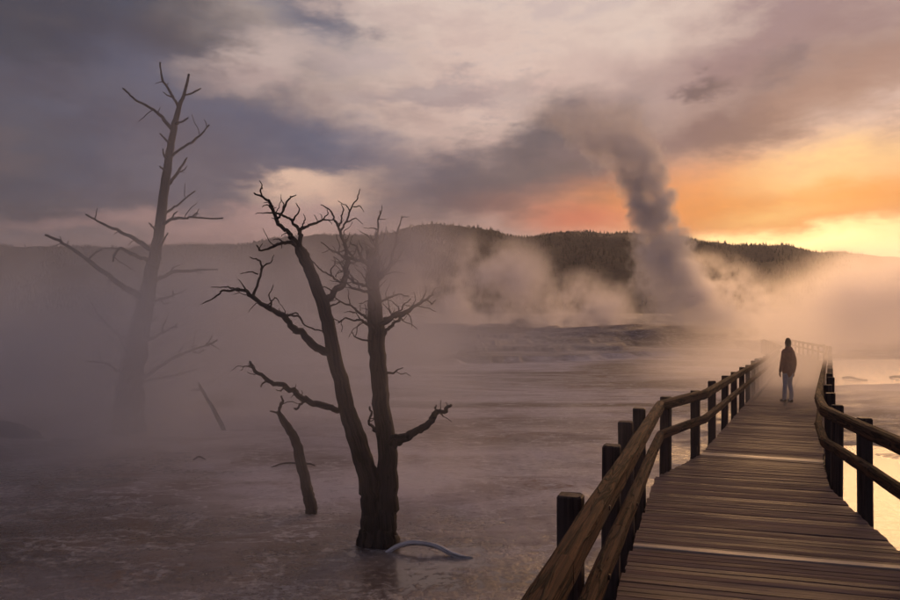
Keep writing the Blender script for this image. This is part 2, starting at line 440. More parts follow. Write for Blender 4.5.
t.put(b.inputs['Base Color'], c); b.inputs['Roughness'].default_value = 0.9; b.inputs['Specular IOR Level'].default_value = 0.1
h = link('hills', mesh_np('hills', HV, np.stack([I, I + 1, I + hx + 1, I + hx], 1), M_hill)); tag(h, kind='structure')

m, t, b, o = material('conifer_needles'); M_fir = m
ri = t.new('ShaderNodeNewGeometry').outputs['Random Per Island']
t.put(b.inputs['Base Color'], t.mix(ri, (0.012, 0.010, 0.009, 1), (0.030, 0.023, 0.018, 1)))
b.inputs['Roughness'].default_value = 0.9; b.inputs['Specular IOR Level'].default_value = 0.1
NTREE = 26000
u = rng.uniform(-1.0, 1.15, NTREE * 2); wv = np.where(rng.random(NTREE * 2) < 0.22, rng.uniform(0.97, 1.03, NTREE * 2), rng.uniform(0.03, 1.0, NTREE * 2))
keep = (fbm(u * 14 + 9, wv * 6 + 4, 4) + rng.normal(0, 0.06, u.size)) > np.where(wv > 0.95, 0.40, 0.43)
u, wv = u[keep][:NTREE], wv[keep][:NTREE]; n = len(u)
yv = BASE_D + (RIDGE_D - BASE_D) * wv; zv = hill_z(u, wv); xv = u * yv
hh = rng.uniform(1.3, 3.0, n) * rng.choice([1, 1, 0.7, 1.2], n); rr = hh * rng.uniform(0.16, 0.26, n)
S = 5; ang = np.linspace(0, 2 * math.pi, S, endpoint=False)
vv = []; ff = []
ox = rng.uniform(0, 6.28, n)
for (z0, z1, k) in ((0.05, 0.62, 1.0), (0.38, 1.0, 0.68)):
    ring = np.stack([xv[:, None] + np.cos(ang + ox[:, None]) * (rr * k)[:, None] * rng.uniform(0.7, 1.2, (n, S)),
                     yv[:, None] + np.sin(ang + ox[:, None]) * (rr * k)[:, None], (zv + hh * z0)[:, None] + rng.normal(0, 0.2, (n, S))], 2)
    tip = np.stack([xv, yv, zv + hh * z1], 1)[:, None, :]
    base = sum(len(q) for q in vv)
    vv.append(np.concatenate([ring, tip], 1).reshape(-1, 3))
    idx = base + np.arange(n)[:, None] * (S + 1)
    for k2 in range(S):
        ff.append(np.concatenate([idx + k2, idx + (k2 + 1) % S, idx + S], 1))
fo = link('forest', mesh_np('forest', np.concatenate(vv), np.concatenate(ff), M_fir, False))
tag(fo, 'dark far-off conifer wood covering the hillside and ridge', 'forest', kind='stuff')

# ------------------------------------------------------------------ boardwalk
LE = [(0.385, 3.0), (2.69, 9.84), (3.90, 11.7), (19.8, 45.0), (27.5, 66.0)]
RE = [(2.75, 2.3), (4.66, 9.2), (5.46, 10.98), (22.3, 44.2), (29.6, 65.5)]
bw = empty('boardwalk', (0, 0, 0)); tag(bw, kind='structure')

def box_mesh(name, mat, jit=0.0, seed=0):
    """unit box 1 x 1 x 1 centred on the origin with slightly uneven arrises"""
    r_ = random.Random(seed); V = []
    e = 0.5
    for sx in (-1, 1):
        for sy in (-1, 1):
            for sz in (-1, 1):
                V.append((sx * e, sy * (e + r_.uniform(-jit, jit)), sz * (e + r_.uniform(-jit, jit))))
    Fc = [(0, 1, 3, 2), (4, 6, 7, 5), (0, 4, 5, 1), (2, 3, 7, 6), (0, 2, 6, 4), (1, 5, 7, 3)]
    return mesh_from(name, V, Fc, mat, False)

def plank_mesh(name, L, Wd, Tk, mat, r_):
    """a worn board along x: cupped top, knocked arrises, uneven long edges"""
    ns = 5; xs = [-L / 2 + L * i / (ns - 1) for i in range(ns)]; V = []; Fc = []
    a = Wd / 2; c_ = 0.007
    for x in xs:
        j = [r_.uniform(-0.003, 0.003) for _ in range(4)]
        zt = Tk / 2 + r_.uniform(-0.0025, 0.0025)
        V += [(x, -a + j[0], -Tk / 2), (x, -a + j[0], zt - c_), (x, -a + c_ + j[1], zt), (x, a - c_ + j[2], zt), (x, a + j[3], zt - c_), (x, a + j[3], -Tk / 2)]
    for i in range(ns - 1):
        for k in range(6):
            k2 = (k + 1) % 6
            Fc.append((i * 6 + k, i * 6 + k2, (i + 1) * 6 + k2, (i + 1) * 6 + k))
    Fc.append((5, 4, 3, 2, 1, 0)); bse = (ns - 1) * 6; Fc.append(tuple(range(bse, bse + 6)))
    me = mesh_from(name, V, [tuple(reversed(f)) for f in Fc], mat, False)
    return me
rp = random.Random(3)
variants = {}
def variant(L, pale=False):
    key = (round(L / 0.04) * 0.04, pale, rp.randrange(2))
    if key not in variants: variants[key] = plank_mesh('plank', key[0], 0.100, 0.04, M_lit_pale if pale else M_plank, rp)
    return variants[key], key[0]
farV, farF = [], []
nplank = 0
for s in range(len(LE) - 1):
    l0, l1, r0, r1 = (np.array(q) for q in (LE[s], LE[s + 1], RE[s], RE[s + 1]))
    mlen = np.linalg.norm((l1 + r1) / 2 - (l0 + r0) / 2); cnt = int(round(mlen / 0.106))
    for i in range(cnt):
        tt = (i + 0.5) / cnt
        a_, b_ = l0 + (l1 - l0) * tt, r0 + (r1 - r0) * tt
        c_ = (a_ + b_) / 2; v_ = b_ - a_; L = float(np.linalg.norm(v_)); ang_ = math.atan2(v_[1], v_[0])
        z = deck_z(c_[1]) - 0.02 + rp.uniform(-0.003, 0.003)
        pale = (s == 2 and i in (0, 1)) or (s == 0 and i == 36)  # seam boards and one near board take the painted-in bright colour
        if c_[1] < 27:
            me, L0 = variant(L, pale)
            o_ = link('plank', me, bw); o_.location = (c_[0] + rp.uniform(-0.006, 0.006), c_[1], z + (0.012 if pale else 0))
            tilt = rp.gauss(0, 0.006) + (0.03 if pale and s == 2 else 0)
            o_.rotation_euler = (tilt, rp.gauss(0, 0.002), ang_ + rp.gauss(0, 0.002))
            wl = min(np.linalg.norm(l1 - l0), np.linalg.norm(r1 - r0)) / cnt
            o_.scale = (1, min(1.0, (wl - 0.005) / 0.100), 1)
            nplank += 1
        else:
            ca, sa = math.cos(ang_), math.sin(ang_); B0 = len(farV)
            for sx in (-1, 1):
                for sy in (-1, 1):
                    for sz in (-1, 1):
                        x_, y_ = sx * L / 2, sy * 0.050
                        farV.append((c_[0] + x_ * ca - y_ * sa, c_[1] + x_ * sa + y_ * ca, z + sz * 0.02))
            farF += [tuple(B0 + q for q in f) for f in [(0, 1, 3, 2), (4, 6, 7, 5), (0, 4, 5, 1), (2, 3, 7, 6), (0, 2, 6, 4), (1, 5, 7, 3)]]
o_ = link('far_planking', mesh_from('far_planking', farV, farF, M_plank, False), bw); tag(o_, kind='stuff')

def beam(name, a, b_, wd, ht, mat, parent):
    a, b_ = Vector(a), Vector(b_); v_ = b_ - a
    q = v_.to_track_quat('X', 'Z'); Lh = v_.length / 2
    V = [q @ Vector((sx * Lh, sy * wd / 2, sz * ht / 2)) + (a + b_) / 2 for sx in (-1, 1) for sy in (-1, 1) for sz in (-1, 1)]
    Fc = [(0, 1, 3, 2), (4, 6, 7, 5), (0, 4, 5, 1), (2, 3, 7, 6), (0, 2, 6, 4), (1, 5, 7, 3)]
    return link(name, mesh_from(name, V, Fc, mat, False), parent)
for s in range(len(LE) - 1):
    for f_ in (0.06, 0.5, 0.94):
        a = [LE[s][k] + (RE[s][k] - LE[s][k]) * f_ for k in (0, 1)]; e = [LE[s + 1][k] + (RE[s + 1][k] - LE[s + 1][k]) * f_ for k in (0, 1)]
        beam('joist', (a[0], a[1], deck_z(a[1]) - 0.135), (e[0], e[1], deck_z(e[1]) - 0.135), 0.07, 0.18, M_post, bw)

m, t, b, o = material('rusty_iron'); M_iron = m
pos = t.new('ShaderNodeNewGeometry').outputs['Position']
t.put(b.inputs['Base Color'], t.mix(t.noise(pos, 60, 3), (0.05, 0.04, 0.036, 1), (0.12, 0.06, 0.035, 1)))
b.inputs['Metallic'].default_value = 0.6; b.inputs['Roughness'].default_value = 0.6
# railings
def rail_line(edge, off, inward):
    """edge polyline moved sideways by off (positive = away from the deck)"""
    P = [np.array(q) for q in edge]; out_ = []
    for i, p in enumerate(P):
        t_ = P[min(i + 1, len(P) - 1)] - P[max(i - 1, 0)]; t_ = t_ / np.linalg.norm(t_)
        n_ = np.array((-t_[1], t_[0])) * (1 if inward > 0 else -1)
        out_.append(p + n_ * off)
    return out_
def point_at(line, dd):
    xs = [p[0] for p in line]; ys = [p[1] for p in line]
    return np.interp(dd, ys, xs)
def post_obj(x, y, top, rz, wd, parent, seed):
    r_ = random.Random(seed); zb = -0.25
    a = wd / 2; c_ = wd * 0.12; H = top - zb
    ring = [(-a + c_, -a), (a - c_, -a), (a, -a + c_), (a, a - c_), (a - c_, a), (-a + c_, a), (-a, a - c_), (-a, -a + c_)]
    V = []; Fc = []
    lv = [0, 0.35, 0.7, H - 0.012, H]
    for i, z in enumerate(lv):
        k = 0.9 if i == len(lv) - 1 else 1
        V += [(q[0] * k + r_.uniform(-.002, .002), q[1] * k + r_.uniform(-.002, .002), z + (r_.uniform(-.004, .004) if i > 2 else 0)) for q in ring]
    for i in range(len(lv) - 1):
        for k in range(8): Fc.append((i * 8 + k, i * 8 + (k + 1) % 8, (i + 1) * 8 + (k + 1) % 8, (i + 1) * 8 + k))
    bse = (len(lv) - 1) * 8; Fc.append(tuple(range(bse, bse + 8)))
    o_ = link('post', mesh_from('post', V, Fc, M_post, False), parent)
    o_.location = (x, y, zb); o_.rotation_euler = (r_.gauss(0, 0.008), r_.gauss(0, 0.008), rz)
    return o_
def timber(parent, inv, p0, p1, size, r_):
    """a squared rail with worn arrises, a little bowed and checked"""
    w_, h_ = size; v_ = p1 - p0; L_ = v_.length; t_ = v_.normalized(); n_ = Vector((t_.y, -t_.x, 0)).normalized(); u_ = n_.cross(t_)
    if u_.z < 0: u_ = -u_
    a, b_, c_ = w_ / 2, h_ / 2, 0.020
    ring = [(-a + c_, -b_), (a - c_, -b_), (a, -b_ + c_), (a, b_ - c_), (a - c_, b_), (-a + c_, b_), (-a, b_ - c_), (-a, -b_ + c_)]
    per = [0.0]
    for i in range(8): per.append(per[-1] + math.dist(ring[i], ring[(i + 1) % 8]))
    ns = max(2, int(L_ / 0.35)); V = []; Fc = []; UV = []; bow = r_.uniform(-0.008, 0.008); off = r_.uniform(0, 9)
    for i in range(ns + 1):
        f_ = i / ns; c0 = inv @ (p0 + v_ * f_) + u_ * bow * math.sin(f_ * math.pi)
        for q in ring:
            V.append(c0 + n_ * (q[0] + r_.uniform(-.0025, .0025)) + u_ * (q[1] + r_.uniform(-.0025, .0025)))
    for i in range(ns):
        for k in range(8):
            k2 = (k + 1) % 8; Fc.append((i * 8 + k, i * 8 + k2, (i + 1) * 8 + k2, (i + 1) * 8 + k))
            v0, v1 = off + L_ * i / ns, off + L_ * (i + 1) / ns
            UV += [(per[k], v0), (per[k + 1], v0), (per[k + 1], v1), (per[k], v1)]
    Fc.append(tuple(range(7, -1, -1))); UV += [(q[0], q[1]) for q in reversed(ring)]
    Fc.append(tuple(range(ns * 8, ns * 8 + 8))); UV += [(q[0], q[1]) for q in ring]
    return link('rail', mesh_from('rail', V, Fc, M_log, False, UV), parent)
def railing(edge, side, depths, breaks, label, seed):
    """side +1: the left-hand railing. depths: where posts stand; breaks: where rail logs meet"""
    root = empty('wooden_railing', (edge[0][0], edge[0][1], 0)); root['label'] = label; root['category'] = 'railing'; root['group'] = 'railings along the boardwalk'
    inv = Matrix.Translation(-Vector(root.location))
    pl = rail_line(edge, 0.09, side); rl = rail_line(edge, -0.06, side)
    r_ = random.Random(seed)
    for i, dd in enumerate(depths):
        x = point_at(pl, dd); x2 = point_at(pl, dd + 0.3)
        rz = math.atan2(0.3, x2 - x) - math.pi / 2
        top = deck_z(dd) + (1.03 if dd < 9 else 1.0) + r_.uniform(-0.03, 0.03)
        o_ = post_obj(x, dd, top, rz, 0.135 if dd < 30 else 0.13, root, seed + i)
        o_.location = inv @ Vector(o_.location)
    bl = rail_line(edge, -0.112, side)
    for dd in [q for q in depths if q < 14]:
        for hgt in (0.94, 0.56):
            x = point_at(bl, dd); x2 = point_at(bl, dd + 0.1); n_ = Vector((0.1, -(x2 - x), 0)).normalized() * (1 if side > 0 else -1)
            p_ = inv @ Vector((x, dd, deck_z(dd) + hgt)); q_ = p_ - n_ * 0.012
            link('bolt', tube_mesh('bolt', [tuple(q_) + (0.016,), tuple(p_) + (0.016,), tuple(p_ + n_ * 0.004) + (0.010,)], M_iron, sides=6, rough=0.0), root)
    for (hgt, rad) in ((0.945, (0.098, 0.135)), (0.56, (0.088, 0.118))):
        for (a, e) in zip(breaks[:-1], breaks[1:]):
            if isinstance(e, tuple): e = e[0]
            if isinstance(a, tuple): a = a[0]
            cuts = [a] + [p[1] for p in rl if a + 0.05 < p[1] < e - 0.05] + [e]
            for (a2, e2) in zip(cuts[:-1], cuts[1:]):
                timber(root, inv, Vector((point_at(rl, a2 + 0.002), a2 + 0.002, deck_z(a2) + hgt)), Vector((point_at(rl, e2 - 0.002), e2 - 0.002, deck_z(e2) + hgt)), rad, r_)
    return root
LEr = [(-0.6, 0.08)] + LE
REr = [(2.0, -0.75)] + RE
ldep = [4.1, 5.85, 7.25, 8.6, 10.5, 11.85] + [11.85 + 2.08 * k for k in range(1, 16)] + [45.2, 47.5, 50, 52.5, 55, 57.5, 60, 62.5, 65]
rdep = [4.9, 6.47, 7.95, 9.5, 11.1] + [11.1 + 2.08 * k for k in range(1, 16)] + [44.3, 46.5, 49, 51.5, 54, 56.5, 59, 61.5, 64]
railing(LEr, 1, ldep, [1.2, 5.0, 8.6, 9.84, 11.8] + [11.8 + 4.16 * k for k in range(1, 8)] + [45.0, 49, 53, 57, 61, 65.5],
        'left-hand peeled log railing of the boardwalk, nearest the dead trees', 100)
railing(REr, -1, rdep, [2.2, 6.4, 9.3, 11.0] + [11.0 + 4.16 * k for k in range(1, 8)] + [44.2, 48, 52, 56, 60, 64.5],
        'right-hand log railing of the boardwalk beside the bright pools', 300)

# ------------------------------------------------------------------ dead trees
def branch_path(pts, d0, spread, seed, n=3, wob=0.25, kink=0.07):
    """pts: (x, y, width) in photo pixels at about d0 metres; spread: depth change root to tip"""
    r_ = np.random.default_rng(seed)
    P = []
    for i, (x, y, w_) in enumerate(pts):
        f_ = i / max(1, len(pts) - 1)
        dd = d0 + spread * f_
        p = at(x, y, dd); P.append((p.x, p.y, p.z, w_ / 2 * dd / F))
    if kink:
        P2 = [P[0]]
        for a_, b_ in zip(P[:-1], P[1:]):
            L_ = math.dist(a_[:3], b_[:3]); j = r_.normal(0, kink * L_, 3)
            P2 += [tuple((a_[q] + b_[q]) / 2 + j[q] for q in range(3)) + ((a_[3] + b_[3]) / 2 * r_.uniform(0.85, 1.05),), b_]
        P = P2
    S_ = spline(P, n)
    for i in range(1, len(S_) - 1):
        S_[i][:3] += r_.normal(0, 1, 3) * S_[i][3] * wob
        S_[i][3] = max(S_[i][3], 0.0025)
    S_[-1][3] = max(S_[-1][3], 0.002)
    return [tuple(s) for s in S_]
def tree(name, label, cat, base, d0, trunks, branches, mat, seed, group=None, spur=13, kink=0.055, droop=1.0):
    """trunks: list of traces; branches: list of (trace, depth spread, [twig traces])"""
    bp = at(base[0], base[1], d0); root = empty(name, (bp.x, bp.y, 0)); tag(root, label, cat, group)
    inv = -Vector((bp.x, bp.y, 0)); k = seed
    def sub(nm, pts, dd, spr, par, sides, wob, rough):
        nonlocal k; k += 1
        p = [(q[0] + inv.x, q[1] + inv.y, q[2] + inv.z, q[3]) for q in branch_path([(a_, b2, c2 * (1.0 if nm == 'trunk' else 0.85)) for a_, b2, c2 in pts], dd, spr, k, wob=wob, kink=0 if nm == 'trunk' else kink, n=6 if nm == 'trunk' else 3)]
        return link(nm, tube_mesh(nm, p, mat, sides=sides, rough=rough, seed=k), par)
    for i, (pts, off, spr) in enumerate(trunks): sub('trunk', pts, d0 + off, spr, root, 22, 0.07, 0.11)
    for (pts, off, spr, twigs) in branches:
        b_ = sub('branch', pts, d0 + off, spr, root, 10, 0.22, 0.13)
        rs = random.Random(k)
        for tw in twigs:
            # depth of the branch where the twig leaves it
            f_ = min(range(len(pts)), key=lambda i: (pts[i][0] - tw[0][0]) ** 2 + (pts[i][1] - tw[0][1]) ** 2) / max(1, len(pts) - 1)
            sub('twig', tw, d0 + off + spr * f_, rs.uniform(-0.35, 0.35), b_, 6, 0.4, 0.08)
        # short broken spurs along the limb
        L_ = sum(math.hypot(pts[i + 1][0] - pts[i][0], pts[i + 1][1] - pts[i][1]) for i in range(len(pts) - 1))
        for q in range(int(L_ / spur)):
            g_ = rs.uniform(0.25, 0.97) * (len(pts) - 1); i = int(g_); f2 = g_ - i
            x = pts[i][0] + (pts[i + 1][0] - pts[i][0]) * f2; y = pts[i][1] + (pts[i + 1][1] - pts[i][1]) * f2; w_ = pts[i][2]
            an = math.atan2(pts[i + 1][1] - pts[i][1], pts[i + 1][0] - pts[i][0]) + rs.choice((-1, 1)) * rs.uniform(0.6, 1.3)
            ln = rs.choice((rs.uniform(4, 9), rs.uniform(9, 24))); P_ = [(x, y, max(1.1, w_ * 0.36))]
            for z_ in range(3):
                x += math.cos(an) * ln / 3; y += math.sin(an) * ln / 3; an += rs.uniform(-0.8, 0.8) * droop
                P_.append((x, y, (1.1, 0.9, 0.7)[z_]))
            sub('twig', P_, d0 + off + spr * g_ / (len(pts) - 1), rs.uniform(-0.12, 0.12), b_, 5, 0.3, 0.05)
    return root
def T_(w0, w1, *xy):
    n_ = len(xy); return [(x, y, w0 + (w1 - w0) * i / (n_ - 1)) for i, (x, y) in enumerate(xy)]

# tangle of fine dead limbs on the right-hand trunk's crown
rc = random.Random(21); CROWN = []
for q in range(13):
    y0 = rc.uniform(256, 322); x0 = 371 + (y0 - 250) * 0.06; sgn = 1 if q % 2 else -1
    an = -math.pi / 2 + sgn * rc.uniform(0.35, 1.35); ln = rc.uniform(22, 58); P_ = [(x0, y0, rc.uniform(3.0, 4.6))]
    for z_ in range(5):
        P_.append((P_[-1][0] + math.cos(an) * ln / 5, P_[-1][1] + math.sin(an) * ln / 5, 3.2 - 0.5 * z_)); an += rc.uniform(-0.5, 0.5) - 0.1 * sgn
    tw = []
    for z_ in range(4):
        b0 = P_[rc.randrange(1, 5)]; a2 = an + rc.choice((-1, 1)) * rc.uniform(0.5, 1.1); l2 = rc.uniform(9, 22)
        p1 = (b0[0] + math.cos(a2) * l2 / 2, b0[1] + math.sin(a2) * l2 / 2); a2 += rc.uniform(-0.6, 0.6)
        tw.append(T_(1.8, 0.7, b0[:2], p1, (p1[0] + math.cos(a2) * l2 / 2, p1[1] + math.sin(a2) * l2 / 2)))
    CROWN.append((P_, 0.15, rc.uniform(-0.6, 0.6), tw))

D1 = ground_d(545)
tree('dead_tree', 'dark forked dead tree with two trunks standing in the shallow water, nearest of the trees', 'tree', (380, 545), D1,
     [([(368, 552, 26), (371, 530, 22), (371, 505, 20), (367, 475, 20), (361, 452, 19.5), (352, 425, 18), (344, 396, 16), (332, 342, 13), (322.7, 304, 12), (311, 273.5, 11), (302, 254, 11.5), (298, 247, 7)], 0.02, 0.0),
      ([(384, 552, 31), (384, 530, 28), (386, 500, 24), (387, 453, 20), (382, 410, 17.5), (378, 365, 16), (376, 323, 15.5), (374.5, 296, 12.5), (373, 275, 10.5), (371.5, 258, 9.5), (370, 250, 8)], 0.0, 0.25)],
     [
      (T_(10, 4.2, (328, 352), (311, 342.5), (294, 329), (282.4, 316), (269, 308), (254, 297), (247, 291)), 0, -0.6, [
          T_(4, 1.0, (247, 291), (234.5, 289.6), (223, 291), (213, 298.5), (202, 304)),
          T_(2.6, 0.9, (240, 289), (228, 287), (211, 287)),
          T_(3.6, 1.2, (253, 296), (259.4, 279), (261.3, 264), (256, 259), (250, 257)),
          T_(2.2, 0.9, (260.5, 270), (267, 264), (272, 261), (274, 255)),
          T_(2.0, 0.8, (258, 274), (248, 272), (240, 274)),
          T_(2.4, 0.9, (271, 309), (269, 295), (273, 285)),
          T_(2.2, 0.8, (248, 292), (243, 285), (238, 279)),
          T_(2.6, 1.2, (284, 316), (296, 312.6), (300, 318)),
          T_(3.0, 1.6, (283, 315), (299.7, 318), (315, 329), (326, 337)),
          T_(2.0, 1.0, (266, 306), (275, 298), (279, 302))]),
      (T_(9, 3.0, (342, 411), (323, 405), (305, 400), (295, 391.7), (283, 385), (266.7, 380), (255, 371.7), (250, 361.7)), 0, -0.5, [
          T_(3.4, 2.0, (306, 401), (300, 405), (296.7, 409), (294, 408)),
          T_(2.4, 1.2, (266, 380), (262, 384), (261.5, 387)),
          T_(2.0, 1.0, (286, 386), (281, 391), (276, 390))]),
      (T_(7, 1.6, (300, 252), (294, 240), (290, 235), (278.6, 223.7), (273, 210), (269, 201), (261, 196), (254, 193)), 0, 0.4, [
          T_(2.2, 0.9, (262, 196), (262, 187), (259.5, 180.7)),
          T_(2.0, 0.8, (272, 213), (264, 213), (255.6, 214)),
          T_(2.2, 0.8, (274, 212), (268, 205), (262, 207)),
          T_(3.2, 1.2, (277, 219), (281, 214), (286, 203), (291, 197), (296, 195)),
          T_(2.0, 0.8, (283, 211), (284, 204), (281, 198))]),
      (T_(6, 1.4, (299, 249), (300.5, 237), (300.5, 229), (309, 225.6), (322.7, 220), (334, 220)), 0, 0.3, [
          T_(3.6, 2.4, (300, 231), (292, 220), (284, 216), (275, 213)),
          T_(2.4, 0.9, (293, 221), (299.7, 210), (296, 203)),
          T_(2.2, 0.8, (301, 229), (305, 220), (303.5, 214)),
          T_(1.8, 0.8, (322, 220), (328, 214), (327, 209))]),
      (T_(5, 1.6, (297, 246), (290, 242), (282, 243), (269, 248.6), (260, 250.5), (256.7, 245)), 0, -0.3, [
          T_(2, .8, (283, 243), (277, 239), (273, 240))]),
      (T_(9, 3.0, (324, 306), (332, 294.6), (342, 285), (346, 273.5), (347.6, 262), (345, 245), (340, 231), (336, 222)), 0, 0.5, [
          T_(2.8, 1.0, (336, 222), (333, 215), (326.5, 208), (320.8, 204.5)),
          T_(2.8, 0.9, (338, 226), (342, 220), (344, 210), (341, 204)),
          T_(3.0, 0.9, (340, 231), (349.5, 213), (357, 199), (360, 189)),
          T_(1.8, 0.8, (350, 212), (347, 206), (338, 200.7)),
          T_(2.0, 0.8, (345, 222), (355, 218), (363, 224)),
          T_(2.8, 1.2, (343, 284), (330, 275), (319, 268), (311, 260)),
          T_(2.0, 0.9, (331, 276), (332, 268), (334, 258)),
          T_(2.0, 0.9, (335, 292), (325, 287), (318, 285)),
          T_(2.0, 0.8, (346, 250), (338, 252), (330, 250)),
          T_(2.0, 0.8, (347, 262), (355, 252), (357, 243)),
          T_(1.8, 0.7, (353, 207), (360, 206), (364, 212))]),
      (T_(7, 1.6, (379, 326), (391.7, 318), (407, 312), (418.6, 304), (428, 298.5), (433, 295)), 0.05, 0.5, [
          T_(4.4, 3.0, (384, 335), (391.7, 325), (400, 319), (408, 312)),
          T_(2.2, 0.9, (426, 299), (432, 304), (436, 300)),
          T_(2.4, 0.9, (420, 303), (426, 292), (424, 284)),
          T_(1.8, 0.7, (408, 311), (415, 300), (414, 292)),
          T_(1.8, 0.7, (428, 298), (434, 290), (441, 287))]),
      (T_(4, 1.4, (374, 328), (367, 324), (361, 319.5), (346, 318), (338, 323)), 0.05, -0.4, [
          T_(1.8, 0.8, (360, 319), (356, 313), (350, 311))]),
      (T_(2.4, 1.0, (371, 341), (362, 340), (355, 337), (352, 332)), 0.05, -0.2, []),
      (T_(3.2, 1.2, (383, 374), (393, 373), (403, 367.5)), 0.05, 0.2, []),
      (T_(13, 3.2, (389, 444), (399, 440), (410, 435), (425, 426.7), (433, 416.7), (437, 411.7), (445, 411), (451.7, 405)), 0.0, -0.3, [
          T_(2.4, 1.4, (437, 412), (435, 408), (436, 405))]),
      (T_(4.2, 2.0, (378, 433), (374, 430), (369, 423), (371.7, 413), (369, 406.7)), 0.02, -0.1, []),
      (T_(5, 1.2, (373, 290), (382, 276), (391, 262), (396, 244), (398, 230), (402, 216)), 0.15, 0.7, [
          T_(2, .8, (391, 262), (400, 256), (406, 247)),
          T_(2, .8, (382, 276), (395, 272), (405, 274))]),
      (T_(4, 1.2, (372, 270), (362, 258), (356, 246), (350, 242)), 0.2, 0.3, [
          T_(1.8, .7, (361, 257), (362, 248), (359, 240))]),
      (T_(3.4, 1.0, (376, 305), (388, 298), (400, 294), (409, 296)), 0.15, 0.4, []),
      (T_(3, 1.2, (368, 535), (364, 530), (361, 531)), -0.1, -0.05, []),
     ] + CROWN, M_bark, 1000)

D2 = ground_d(435)
tree('dead_tree', 'tall straight dead conifer at the far left, fading into the steam', 'tree', (132, 435), D2,
     [([(127, 445, 34), (129, 425, 30), (130, 391, 26), (137, 347, 20), (146, 303, 17), (151.6, 270, 12.5), (157, 245, 11), (163.5, 199, 8.8), (168, 164.5, 7.8), (173, 133, 6.2), (179, 107.5, 4.2), (184, 95, 3.2), (189, 74, 2.0)], 0, 0.3)],
     [
      (T_(3.6, 2, (178, 107), (170, 92), (162, 79), (160, 62)), 0.25, -0.5, [T_(2, 1.2, (172, 97), (167, 95), (163, 92))]),
      (T_(2.6, 1.6, (184, 95), (192, 93), (201, 88.5)), 0.25, 0.4, []),
      (T_(4.6, 2, (172, 129), (160, 115), (147.7, 106), (135, 99.6), (123, 88.5)), 0.2, 0.8, []),
      (T_(3, 1.6, (176, 124), (181, 122), (188, 117.6)), 0.2, -0.4, []),
      (T_(3.4, 1.6, (172, 156), (189, 144), (201.5, 134), (209, 125)), 0.2, -1.0, []),
      (T_(3.8, 2, (169, 184), (178, 172), (187, 158)), 0.2, 0.8, [T_(2, 1, (178, 172), (184, 170), (187, 166))]),
      (T_(2.8, 1.6, (170, 145), (165, 139), (160, 133.5)), 0.2, -0.3, []),
      (T_(2.8, 1.6, (167, 160), (164, 155), (163, 149)), 0.2, -0.6, []),
      (T_(2.4, 1.4, (166, 172), (162, 168), (160, 166)), 0.2, -0.5, []),
      (T_(3, 1.4, (163, 215), (179, 204), (195, 191)), 0.15, 1.0, []),
      (T_(4, 1.6, (162, 224), (179, 218), (192, 217), (223, 218)), 0.15, -1.2, [T_(2.4, 1.2, (170, 221), (174, 214), (178, 211)), T_(1.8, 1, (192, 217), (196, 213), (199, 214))]),
      (T_(2.6, 1.6, (158, 232), (152, 226), (149, 223)), 0.1, -0.3, []),
      (T_(6, 2.2, (155, 251), (135, 239), (119, 231), (103, 224), (86, 214.5)), 0.1, 0.7, []),
      (T_(8, 2.4, (148, 302), (132, 292), (115, 281), (96.7, 266.7), (78, 252), (60, 241), (45, 235)), 0.08, -1.4, [T_(2.4, 1.4, (89, 259), (95, 253), (102, 250)), T_(2.4, 1.4, (120, 284), (112, 280), (106, 281))]),
      (T_(5, 2, (150, 262), (133, 254), (120.5, 248), (114, 255.7), (113, 261)), 0.1, -1.2, []),
      (T_(5, 2, (153, 281), (177, 271), (195.6, 270), (217.6, 269.6)), 0.1, 0.9, [T_(2.2, 1.2, (170, 273), (174, 267), (180, 265))]),
      (T_(2.6, 1.4, (157, 250), (164, 240), (168, 233)), 0.1, -0.6, []),
      (T_(4.5, 1.8, (136, 347), (111, 329), (96.7, 314), (87.5, 298)), 0.05, 0.8, []),
      (T_(4, 1.6, (130, 380), (120.5, 373), (107.7, 364), (86, 361)), 0.03, -0.8, [T_(2, 1, (108, 364), (100, 368), (94, 367))]),
      (T_(4, 1.6, (143, 341), (155, 337), (166, 331), (177, 327)), 0.05, -1.0, [T_(2.2, 1.1, (163, 333), (163, 326), (166, 320))]),
      (T_(4.5, 1.6, (136, 380), (152, 372), (170, 360), (184.6, 353), (206.6, 345.5), (217.6, 340)), 0.03, -0.6, [T_(2.4, 1.2, (178, 356), (181, 349), (184, 344)), T_(2, 1, (206, 345), (210, 340), (212, 335)), T_(2, 1, (190, 351), (198, 353), (205, 350))]),
      (T_(3.4, 1.4, (135, 383), (160, 378), (180, 374), (197.5, 369)), 0.03, 0.9, []),
      (T_(3.4, 1.4, (147, 305), (160, 299), (172, 296), (173, 291)), 0.08, -0.8, [T_(2, 1, (160, 299), (164, 304), (170, 303))]),
      (T_(3, 1.4, (144, 318), (152, 322), (158, 316)), 0.07, 0.5, []),
      (T_(3, 1.4, (134, 360), (126, 352), (120, 338)), 0.05, -0.5, []),
     ], M_grey, 2000, spur=24, kink=0.02, droop=0.35)

D3 = ground_d(513)
tree('dead_snag', 'thin broken leaning snag left of the forked dead tree', 'snag', (311, 513), D3,
     [([(312, 519, 12.5), (311, 508, 11.5), (308, 493, 11), (303, 470, 10.5), (296.7, 443, 9.5), (288, 427, 7.5), (282, 418, 6), (278, 411.5, 4)], 0, -0.2)],
     [(T_(4, 2, (279, 413), (280, 406.7), (283, 401), (281, 396)), -0.2, -0.05, []),
      (T_(3, 1.5, (280, 413), (275, 412), (270, 411)), -0.2, 0.08, []),
      (T_(2.6, 1.2, (303, 463), (310, 464), (315, 465.7)), -0.08, 0.1, [])], M_bark, 3000)

